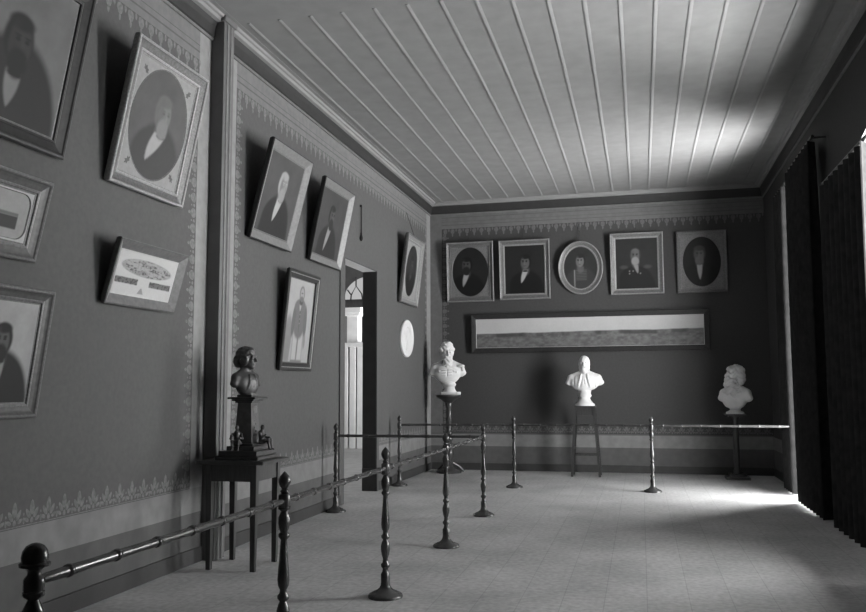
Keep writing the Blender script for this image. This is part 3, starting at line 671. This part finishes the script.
# ================================================================== sculpture: implicit surfaces, one continuous mesh
class Sdf:
    def __init__(s, lo, hi, h):
        s.lo, s.h = np.array(lo, float), h
        ax = [np.arange(lo[i], hi[i] + h, h) for i in range(3)]
        s.X, s.Y, s.Z = np.meshgrid(*ax, indexing='ij'); s.d = np.full(s.X.shape, 9.0)
    def _smin(s, e, k, op=1):
        a, b = s.d, e
        if op == 1: h = np.clip(.5 + .5 * (b - a) / k, 0, 1); s.d = b * (1 - h) + a * h - k * h * (1 - h)
        elif op == -1: h = np.clip(.5 - .5 * (b + a) / k, 0, 1); s.d = a * (1 - h) - b * h + k * h * (1 - h)
        else: h = np.clip(.5 - .5 * (b - a) / k, 0, 1); s.d = b * (1 - h) + a * h + k * h * (1 - h)
    def ell(s, c, r, k=.05, op=1, rot=None):
        P = np.stack([s.X - c[0], s.Y - c[1], s.Z - c[2]], -1)
        if rot is not None: P = P @ np.array(Matrix.Rotation(rot[0], 3, rot[1]))
        q = np.linalg.norm(P / np.array(r), axis=-1); g = np.linalg.norm(P / np.array(r) ** 2, axis=-1)
        s._smin(np.maximum(q, 1e-5) * (q - 1) / np.maximum(g, 1e-5 / max(r)), k, op)
    def cap(s, a, b, ra, rb=None, k=.05, op=1, flat=None):
        rb = ra if rb is None else rb; a, b = np.array(a, float), np.array(b, float)
        P = np.stack([s.X, s.Y, s.Z], -1) - a; ab = b - a; t = np.clip((P @ ab) / (ab @ ab), 0, 1)
        D = P - t[..., None] * ab
        if flat: D = D / np.array(flat)
        s._smin(np.linalg.norm(D, axis=-1) - (ra + (rb - ra) * t), k, op)
    def plane(s, n, c, k=.03):
        n = np.array(n, float); n /= np.linalg.norm(n); s._smin((s.X - c[0]) * n[0] + (s.Y - c[1]) * n[1] + (s.Z - c[2]) * n[2], k, 0)
    def bumps(s, c, r, amp, f, seed):            # curls: roughen the surface within a ball
        q = np.linalg.norm(np.stack([(s.X - c[0]) / r[0], (s.Y - c[1]) / r[1], (s.Z - c[2]) / r[2]], -1), axis=-1)
        rg = np.random.default_rng(seed); ph = rg.random(6) * 6
        n = np.sin(f * s.X + ph[0] + 2 * np.sin(f * .6 * s.Z + ph[3])) * np.sin(f * 1.1 * s.Y + ph[1]) + np.sin(f * s.Z + ph[2] + 1.6 * np.sin(f * .7 * s.X + ph[4]))
        s.d = s.d - amp * n * (1 - smooth(.8, 1.1, q))
    def mesh(s, name, material, scale, origin, rz=0, parent=None):
        d = s.d; I = d < 0; nx, ny, nz = d.shape
        c = np.zeros((nx - 1, ny - 1, nz - 1), int)
        cs = [(i, j, k) for i in (0, 1) for j in (0, 1) for k in (0, 1)]
        sl = lambda A, o: A[o[0]:nx - 1 + o[0], o[1]:ny - 1 + o[1], o[2]:nz - 1 + o[2]]
        for o in cs: c += sl(I, o)
        act = (c > 0) & (c < 8); idx = -np.ones(act.shape, int); idx[act] = np.arange(act.sum())
        acc = np.zeros(act.shape + (3,)); cnt = np.zeros(act.shape)
        for a in cs:
            for ax in range(3):
                if a[ax] == 0:
                    b = list(a); b[ax] = 1; da, db = sl(d, a), sl(d, b); x = sl(I, a) != sl(I, b)
                    t = np.where(x, da / np.where(x, da - db, 1), 0)
                    p = np.zeros(act.shape + (3,)) + np.array(a, float); p[..., ax] += t
                    acc += p * x[..., None]; cnt += x
        g = np.stack(np.meshgrid(*[np.arange(n - 1) for n in d.shape], indexing='ij'), -1)
        V = (g + acc / np.maximum(cnt, 1)[..., None])[act] * s.h + s.lo
        F = []
        for ax in range(3):
            u, v = (ax + 1) % 3, (ax + 2) % 3
            a = [slice(1, -1)] * 3; a[ax] = slice(0, -1); b = list(a); b[ax] = slice(1, None)
            x0, x1 = I[tuple(a)], I[tuple(b)]; w_ = np.argwhere(x0 != x1)
            off = np.array([0 if i == ax else 1 for i in range(3)]); w2 = w_ + off
            eu, ev = np.eye(3, dtype=int)[u], np.eye(3, dtype=int)[v]
            q = [idx[tuple((w2 - o).T)] for o in (eu * 0, eu, eu + ev, ev)]
            Q = np.stack(q, 1); fl = x0[tuple(w_.T)]; Q[~fl] = Q[~fl][:, ::-1]; F.append(Q)
        F = np.concatenate(F)
        me = bpy.data.meshes.new(name); me.from_pydata((V * scale).tolist(), [], F.tolist()); me.materials.append(material)
        bm = bmesh.new(); bm.from_mesh(me); bmesh.ops.recalc_face_normals(bm, faces=bm.faces[:]); bm.to_mesh(me); bm.free()
        me.polygons.foreach_set('use_smooth', [True] * len(me.polygons)); me.update()
        o = bpy.data.objects.new(name, me); COL.objects.link(o); o.location = origin; o.rotation_euler = (0, 0, rz)
        if parent: o.parent = parent
        return o
def head(S, R=None, hair='short', beard=0, cz=0.0, ear=True):   # face looks along -y; one unit from chin to crown
    def T(p):
        v = Vector(p); v = R @ v if R is not None else v; return (v.x, v.y, v.z + cz)
    rot = None
    E = lambda c, r, k=.05, op=1: S.ell(T(c), r, k, op, rot=(R_ang, 'Z') if R_ang else None)
    R_ang = R.to_euler().z if R is not None else 0
    C_ = lambda a, b, ra, rb=None, k=.05, op=1: S.cap(T(a), T(b), ra, rb, k, op)
    E((0, .06, .16), (.33, .41, .35)); E((0, -.09, -.10), (.27, .30, .38), .08); E((0, -.24, -.38), (.14, .14, .11), .08)
    C_((-.15, -.345, .09), (.15, -.345, .09), .05, .05, .06)
    for x in (-.125, .125): E((x, -.40, .02), (.085, .07, .055), .05, -1)
    for x in (-.12, .12): E((x, -.315, .015), (.06, .05, .045), .02)
    C_((0, -.37, .08), (0, -.475, -.11), .035, .055, .04); C_((-.05, -.40, -.12), (.05, -.40, -.12), .035, .035, .04)
    C_((-.08, -.36, -.235), (.08, -.36, -.235), .03, .03, .03); C_((-.06, -.355, -.285), (.06, -.355, -.285), .033, .033, .03)
    for x in (-.14, .14): E((x, -.27, -.09), (.09, .09, .08), .06)
    if ear:
        for x in (-.31, .31): E((x, .05, -.02), (.05, .09, .13), .03)
    C_((0, .08, -.2), (0, .10, -.85), .20, .22, .1)
    if hair == 'short':
        E((0, .13, .22), (.36, .41, .34), .04); 
    if hair == 'tall':
        E((0, .06, .28), (.36, .40, .38), .05); E((-.30, -.02, .22), (.16, .2, .2), .06); E((.28, .05, .2), (.13, .22, .22), .06); E((-.03, -.12, .42), (.27, .22, .18), .08)
    if hair == 'bushy':
        E((0, .16, .22), (.40, .44, .40), .05); E((0, .38, -.12), (.32, .24, .34), .08); E((0, -.10, .36), (.27, .22, .18), .10)
    if hair == 'bun':
        E((0, .14, .22), (.37, .44, .37), .05); E((0, .44, -.10), (.30, .26, .34), .10); E((.0, -.14, .38), (.27, .2, .16), .08)
        for x in (-.3, .3): E((x, .02, -.05), (.1, .2, .3), .06)
    if beard:
        E((0, -.24, -.42), (.22 + .05 * beard, .2 + .04 * beard, .22 + .10 * beard), .06); C_((-.17, -.20, -.2), (.17, -.20, -.2), .1, .1, .08); C_((-.13, -.40, -.20), (.13, -.40, -.20), .05, .05, .04)
        if beard > 1: E((0, -.26, -.62), (.24, .2, .26), .08)
SOCLE1 = [(.62, 0), (.62, .07), (.60, .09), (.52, .11), (.46, .15), (.36, .24), (.31, .32), (.30, .40), (.34, .46), (.41, .50), (.42, .55), (.38, .58), (.34, .66)]

def torso(S, hw, zs, zb, side, rot=0.0, back=.36, rsh=.20):
    """Truncated chest: rounded shoulders, flanks cut slanting in towards the socle."""
    Rm = Matrix.Rotation(rot, 3, 'Z')
    T = lambda x, y, z: tuple(Rm @ Vector((x, y, z)))
    for x in (-1, 1):
        S.cap(T(.10 * x, .08, zs + .30), T(hw * .72 * x, .10, zs - .02), .20, rsh + .01, .14)
        S.cap(T(hw * .70 * x, .10, zs - .04), T(hw * .86 * x, .08, zs - .32), rsh + .02, rsh, .10)
    S.ell((0, .0, zs - .28), (hw * .80, .40, .52), .12, rot=(rot, 'Z'))
    S.ell(T(0, -.02, zs - .52), (hw * .62, .36, .45), .12, rot=(rot, 'Z'))
    a, b = side
    for x in (-1, 1): n = Rm @ Vector((a * x, 0, -b)); S.plane(n, T(hw * .98 * x, 0, zs - .42), .07)
    S.plane((0, 0, -1), (0, 0, zb), .06); S.plane(Rm @ Vector((0, 1, -.25)), T(0, back, zs - .3), .08)
    def front(x, z):                               # point on the chest's surface
        q = max(.05, 1 - (x / (hw * .80)) ** 2 - ((z - zs + .28) / .56) ** 2); return T(x, -.395 * math.sqrt(q) - .005, z)
    return front
def ridge(S, front, pts, r, k=.03, op=1):
    P = [front(x, z) for x, z in pts]
    for a, b in zip(P[:-1], P[1:]): S.cap(a, b, r, r, k, op)
def line2(a, b, n=6): return [(a[0] + (b[0] - a[0]) * t / n, a[1] + (b[1] - a[1]) * t / n) for t in range(n + 1)]
def bust_front():                                  # bald man looking ahead, coat with long lapels
    S = Sdf((-1.35, -.8, -1.95), (1.35, .75, .75), .032)
    f = torso(S, 1.16, -.86, -1.62, (.50, .86))
    for x in (-1, 1):
        ridge(S, f, line2((.20 * x, -.70), (.40 * x, -1.58)), .060, .03); ridge(S, f, line2((.11 * x, -.78), (.27 * x, -1.58)), .035, .03, -1)
        ridge(S, f, line2((.62 * x, -.80), (.66 * x, -1.5)), .03, .03, -1)
    ridge(S, f, line2((0, -.80), (0, -1.6)), .018, .02, -1)
    for z in (-1.0, -1.18, -1.36): S.ell(f(.06, z), (.035, .035, .035), .01)
    head(S, hair=None, beard=0); S.ell((0, .2, .12), (.345, .34, .30), .04); S.ell((0, -.22, -.40), (.2, .18, .2), .06); S.cap((-.13, -.40, -.19), (.13, -.40, -.19), .045, .045, .04)
    for x in (-.27, .27): S.ell((x, -.02, -.26), (.08, .16, .2), .06)
    S.cap((0, .05, -1.45), (0, .05, -1.9), .42, .36, .10)
    return S
def bust_uniform():                                # bearded man with thick hair, uniform with epaulettes
    S = Sdf((-1.15, -.8, -1.95), (1.15, .75, .85), .032); R = Matrix.Rotation(.35, 3, 'Z')
    f = torso(S, .98, -.78, -1.62, (.62, .78), .15)
    for x in (-1, 1): S.ell((.72 * x, .08, -.70), (.24, .26, .10), .03); S.cap((.86 * x, .0, -.72), (.88 * x, -.02, -.92), .08, .06, .03)
    S.cap((0, .08, -.50), (0, .08, -.66), .29, .34, .03)
    for z in (-.92, -1.06, -1.20, -1.34): ridge(S, f, line2((-.26, z), (.26, z + .04), 4), .028, .02)
    ridge(S, f, line2((.0, -.8), (0, -1.55)), .02, .02, -1)
    for x, z in ((.40, -.98), (.52, -1.02), (-.42, -1.0)): S.ell(f(x, z), (.055, .05, .06), .02)
    head(S, R, 'tall', 1); S.bumps((0, 0, .35), (.6, .6, .5), .02, 24, 1); S.bumps((0, -.2, -.5), (.4, .4, .3), .018, 26, 2)
    S.cap((0, .05, -1.4), (0, .05, -1.9), .34, .28, .1)
    return S
def bust_profile(hair, beard, drape, hrot, trot):
    S = Sdf((-1.25, -1.1, -1.95), (1.25, 1.1, .8), .034); R = Matrix.Rotation(hrot, 3, 'Z')
    f = torso(S, .93, -.86, -1.66, (.62, .78), trot, .34, .19)
    if drape:
        for k in range(5): ridge(S, f, line2((-.62 + .13 * k, -.86), (.10 + .10 * k, -1.55), 5), .045, .04)
    else:
        for x in (-1, 1): ridge(S, f, line2((.16 * x, -.76), (.34 * x, -1.5)), .05, .03)
        ridge(S, f, line2((0, -.8), (0, -1.6)), .02, .02, -1)
    head(S, R, hair, beard, ear=not beard)
    if beard: S.bumps((0, .1, .15), (.65, .8, .8), .024, 22, 3); S.bumps((0, -.3, -.6), (.6, .6, .5), .022, 24, 4)
    else: S.bumps((0, .2, .15), (.6, .6, .6), .014, 26, 3)
    S.cap((0, .04, -1.45), (0, .04, -1.9), .30, .24, .14)
    return S
def socle(name, parent, prof, sc, z, m, square=0, xy=(0, 0)):
    mb = MB(); mb.lathe([(r * sc, h * sc + z) for r, h in prof], m, (xy[0], xy[1], 0), 36)
    return mb.build(name, parent)

# bust in the corner on its turned column
BZ = 1.28
CS = thing('column_stand', 'turned dark wooden column stand with dish top and spreading foot in the back left corner', 'stand', (-3.08, 13.36, 0))
mb = MB(); mb.lathe([(.20, 0), (.21, .02), (.19, .045), (.13, .07), (.09, .095), (.07, .12)], WOOD_TURNED); mb.build('foot', CS)
for k in range(3):
    a = 2 * PI * k / 3 + .5; mb = MB(); mb.tube([(.06 * math.cos(a), .06 * math.sin(a), .16), (.16 * math.cos(a), .16 * math.sin(a), .10), (.25 * math.cos(a), .25 * math.sin(a), .02)], [.03, .028, .024], WOOD_TURNED, 10); mb.build('claw', CS)
mb = MB(); mb.lathe([(.06, .11), (.075, .14), (.06, .17), (.04, .19), (.055, .22), (.08, .30), (.075, .36), (.045, .41), (.04, .43), (.065, .45), (.065, .47), (.042, .49), (.06, .53), (.062, .57), (.045, .61), (.06, .63), (.06, .65), (.042, .67), (.05, .74), (.045, .85), (.055, .87), (.055, .89), (.042, .91), (.05, .98), (.042, 1.04), (.055, 1.06), (.06, 1.10), (.055, 1.14)], WOOD_TURNED); mb.build('column', CS)
mb = MB(); mb.lathe([(.055, 1.13), (.08, 1.15), (.13, 1.19), (.19, 1.225), (.205, 1.24), (.205, 1.26), (.19, 1.268)], WOOD_BLACK, n=36); mb.build('dish_top', CS)
B1 = thing('plaster_bust', 'white plaster bust of a bearded man with thick hair on the corner column stand', 'bust', (-3.06, 13.36, 1.268), 0, 'white plaster busts')
s1 = .300
bust_uniform().mesh('figure', MARBLE, s1, (-.04, .0, .68), 0, B1)
mb = MB(); mb.box(-.12, .16, -.12, .12, 0, .045, MARBLE, .006); mb.lathe([(.115, .04), (.105, .06), (.085, .09), (.08, .13), (.10, .15), (.105, .17), (.09, .19), (.085, .24)], MARBLE); mb.build('socle', B1)

# bust on the tall stool
ST = thing('tall_stool', 'tall dark four-legged stool before the middle of the back wall', 'stool', (-.865, 13.32, 0))
mb = MB(); mb.box(-.17, .17, -.15, .15, 1.065, 1.09, WOOD_BLACK, .005); mb.build('seat', ST)
mb = MB()
for a in ((-.15, .15, -.13, -.115), (-.15, .15, .115, .13), (-.15, -.135, -.13, .13), (.135, .15, -.13, .13)): mb.box(*a, .94, 1.065, WOOD_BLACK, .003)
mb.build('apron', ST)
for sx in (-1, 1):
    for sy in (-1, 1):
        mb = MB(); mb.taper((.212 * sx, .16 * sy, 0), (.145 * sx, .122 * sy, 1.065), .036, .042, WOOD_BLACK); mb.build('leg', ST)
for y in (-.15, .15):
    mb = MB(); mb.box(-.19, .19, y - .011, y + .011, .32, .345, WOOD_BLACK, .003); mb.build('rung', ST)
for sx in (-1, 1):
    mb = MB(); mb.box(.18 * sx - .011, .18 * sx + .011, -.14, .14, .42, .445, WOOD_BLACK, .003); mb.build('rung', ST)
B2 = thing('plaster_bust', 'white plaster bust of a bald man in a lapelled coat on the tall stool', 'bust', (-.865, 13.32, 1.09), 0, 'white plaster busts')
s2 = .252
bust_front().mesh('figure', MARBLE, s2, (0, 0, .66), 0, B2)
mb = MB(); mb.lathe([(.155, 0), (.155, .022), (.147, .03), (.125, .045), (.098, .08), (.083, .11), (.082, .125), (.10, .145), (.105, .165), (.095, .18), (.088, .24)], MARBLE, n=36); mb.build('socle', B2)

# bust at the right on a slender pedestal
PD = thing('slender_pedestal', 'slender dark pedestal standing in the shade before the right of the back wall', 'stand', (1.365, 13.32, 0))
mb = MB(); mb.box(-.17, .17, -.17, .17, 0, .04, WOOD_BLACK, .005); mb.box(-.12, .12, -.12, .12, .04, .08, WOOD_BLACK, .005); mb.build('foot', PD)
mb = MB(); mb.lathe([(.055, .08), (.06, .12), (.042, .16), (.045, .5), (.04, .88), (.055, .91), (.05, .93)], WOOD_BLACK); mb.build('column', PD)
mb = MB(); mb.box(-.15, .15, -.15, .15, .945, .972, WOOD_BLACK, .005); mb.box(-.10, .10, -.10, .10, .925, .945, WOOD_BLACK, .004); mb.build('top', PD)
B3 = thing('plaster_bust', 'white plaster bust of a thickly bearded man facing left on the slender pedestal', 'bust', (1.365, 13.32, .972), 0, 'white plaster busts')
s3 = .285
bust_profile('bushy', 2, True, -.75, 0).mesh('figure', MARBLE, s3, (-.0, 0, .565), -.62, B3)
mb = MB(); mb.lathe([(.13, 0), (.13, .02), (.12, .03), (.095, .04), (.07, .06), (.062, .08), (.075, .095), (.075, .11), (.06, .13), (.065, .2)], MARBLE, n=36); mb.build('socle', B3)

# bronze monument on the side table
BM = thing('bronze_monument', 'dark bronze bust on a tapering pedestal with seated figures, on the side table', 'sculpture', (-3.09, 6.17, .832))
mb = MB(); mb.box(-.185, .185, -.185, .185, 0, .03, BRONZE_DARK, .005); mb.box(-.165, .165, -.165, .165, .03, .07, BRONZE_DARK, .005); mb.build('plinth', BM)
mb = MB(); mb.box(-.12, .12, -.12, .12, .07, .105, BRONZE_DARK, .005); mb.box(-.095, .095, -.095, .095, .105, .125, BRONZE_DARK, .005); mb.build('step', BM)
mb = MB(); mb.taper((0, 0, .125), (0, 0, .46), .15, .115, BRONZE); mb.build('pedestal', BM)
mb = MB(); mb.box(-.075, .075, -.075, .075, .445, .46, BRONZE_DARK, .003); mb.box(-.12, .12, -.12, .12, .475, .492, BRONZE_DARK, .004); mb.box(-.095, .095, -.095, .095, .46, .475, BRONZE_DARK, .004); mb.box(-.065, .065, -.065, .065, .492, .512, BRONZE_DARK, .004); mb.build('capital', BM)
mb = MB()
mb.box(.056, .066, -.035, .035, .36, .42, GILT_DARK, .003); mb.box(.060, .072, -.045, .045, .17, .20, BRONZE, .003)
for k in range(5):
    z = .22 + .028 * k; mb.lathe([(.003, -.012), (.014, -.006), (.014, .006), (.003, .012)], BRONZE, (.064 - .01 * k * .3, (-1) ** k * .012, z), 10)
mb.build('relief', BM)
bust_profile('bun', 0, False, .25, 0).mesh('portrait_bust', BRONZE, .172, (-.01, 0, .80), 1.32, BM)
mb = MB(); mb.lathe([(.055, .512), (.055, .522), (.04, .53), (.03, .545), (.034, .56), (.03, .60)], BRONZE); mb.build('socle', BM)
def seated(name, loc, rz):                         # small seated bronze figure, knees forward
    S = Sdf((-.09, -.14, -.07), (.09, .08, .16), .0042)
    S.ell((0, .01, .125), (.016, .019, .021), .01); S.cap((0, .012, .10), (0, .015, .09), .009, .009, .008)
    S.cap((0, .02, .08), (0, .02, .02), .026, .024, .012)
    for x in (-1, 1):
        S.cap((.017 * x, .01, .012), (.024 * x, -.052, .022), .017, .013, .01); S.cap((.024 * x, -.052, .022), (.022 * x, -.06, -.04), .012, .008, .008); S.cap((.022 * x, -.06, -.045), (.024 * x, -.08, -.05), .008, .006, .005)
        S.cap((.034 * x, .018, .075), (.046 * x, -.002, .04), .0105, .009, .008)
    S.cap((.046, -.002, .04), (.03, -.04, .045), .009, .007, .006); S.cap((-.046, -.002, .04), (-.035, -.035, .07), .009, .007, .006)
    S.ell((0, .01, .002), (.045, .03, .014), .01)
    return S.mesh(name, BRONZE, 1.0, loc, rz, BM)
seated('seated_figure', (.135, .02, .125), PI / 2)
seated('seated_figure', (-.03, -.125, .125), .3)

# ================================================================== what shows through the doorway
mb = MB()
FX0, FX1, FZ = -6.26, -5.06, 3.30                  # arched doorway in the far wall of the next room
cx, hw = (FX0 + FX1) / 2, (FX1 - FX0) / 2
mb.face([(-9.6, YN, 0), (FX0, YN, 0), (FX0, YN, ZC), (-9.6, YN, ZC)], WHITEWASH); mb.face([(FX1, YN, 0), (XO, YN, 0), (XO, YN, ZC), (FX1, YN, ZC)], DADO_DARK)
n = 24
for k in range(n):
    xa, xb = FX0 + (FX1 - FX0) * k / n, FX0 + (FX1 - FX0) * (k + 1) / n
    za, zb = [FZ + .50 * math.sqrt(max(0, 1 - ((x - cx) / hw) ** 2)) for x in (xa, xb)]
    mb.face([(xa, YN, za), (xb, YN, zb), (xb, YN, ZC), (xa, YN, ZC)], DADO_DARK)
struct(mb.build('wall_next_room_end', fix=False), 'end wall of the room beyond with an arched doorway', 'wall')
mb = MB(); mb.box(FX0, FX1, YN - .04, YN + .04, FZ - .17, FZ, DOORWOOD, .004)
for q in range(2):                                  # pointed tracery
    o_ = q * .42
    for pts in ([(-6.10, 3.30), (-6.09, 3.40), (-5.98, 3.60), (-5.85, 3.42), (-5.83, 3.30)], [(-5.98, 3.60), (-5.98, 3.80)], [(-6.09, 3.40), (-6.18, 3.52)]):
        mb.tube([(x + o_, YN, z) for x, z in pts], [.016] * len(pts), DOORWOOD, 6)
struct(mb.build('window_4'), 'fanlight over the far doorway seen through the open door', 'window')
mb = MB(); mb.box(-9.6, 0, YN + .3, 24, -.12, 0, mat('courtyard_paving', .5, .9, .1, 4)); struct(mb.build('floor_courtyard'), 'pale ground outside the far doorway', 'ground')
mb = MB(); mb.box(-12, 0, 21.0, 21.2, 0, 3.75, mat('shaded_courtyard_wall', .12, .9, .1, 3)); struct(mb.build('wall_courtyard'), 'dark wall outside the far doorway', 'wall')  # its shadow is put into the dark wall colour
# white pier standing outside the far doorway
root = thing('white_pier', 'white masonry pier seen through the far doorway', 'pier', (-6.47, 18.3, 0))
PIER = mat('pier_stone', .80, .9, .06, 6)
mb = MB(); mb.box(-.14, .13, -.14, .14, 2.42, 3.05, PIER, .01); mb.build('shaft', root)
mb = MB(); mb.box(-.19, .18, -.18, .18, 3.05, 3.12, PIER, .01); mb.box(-.23, .22, -.22, .22, 3.12, 3.30, PIER, .01); mb.build('capital', root)
mb = MB(); mb.box(-.24, .40, -.24, .24, 2.32, 2.42, PIER, .01); mb.box(-.40, -.09, -.2, .2, 0, 2.32, PIER, .01); mb.box(-.05, .10, -.2, .2, 0, 2.32, PIER, .01); mb.box(.13, .40, -.2, .2, 0, 2.32, PIER, .01); mb.build('pedestal', root)
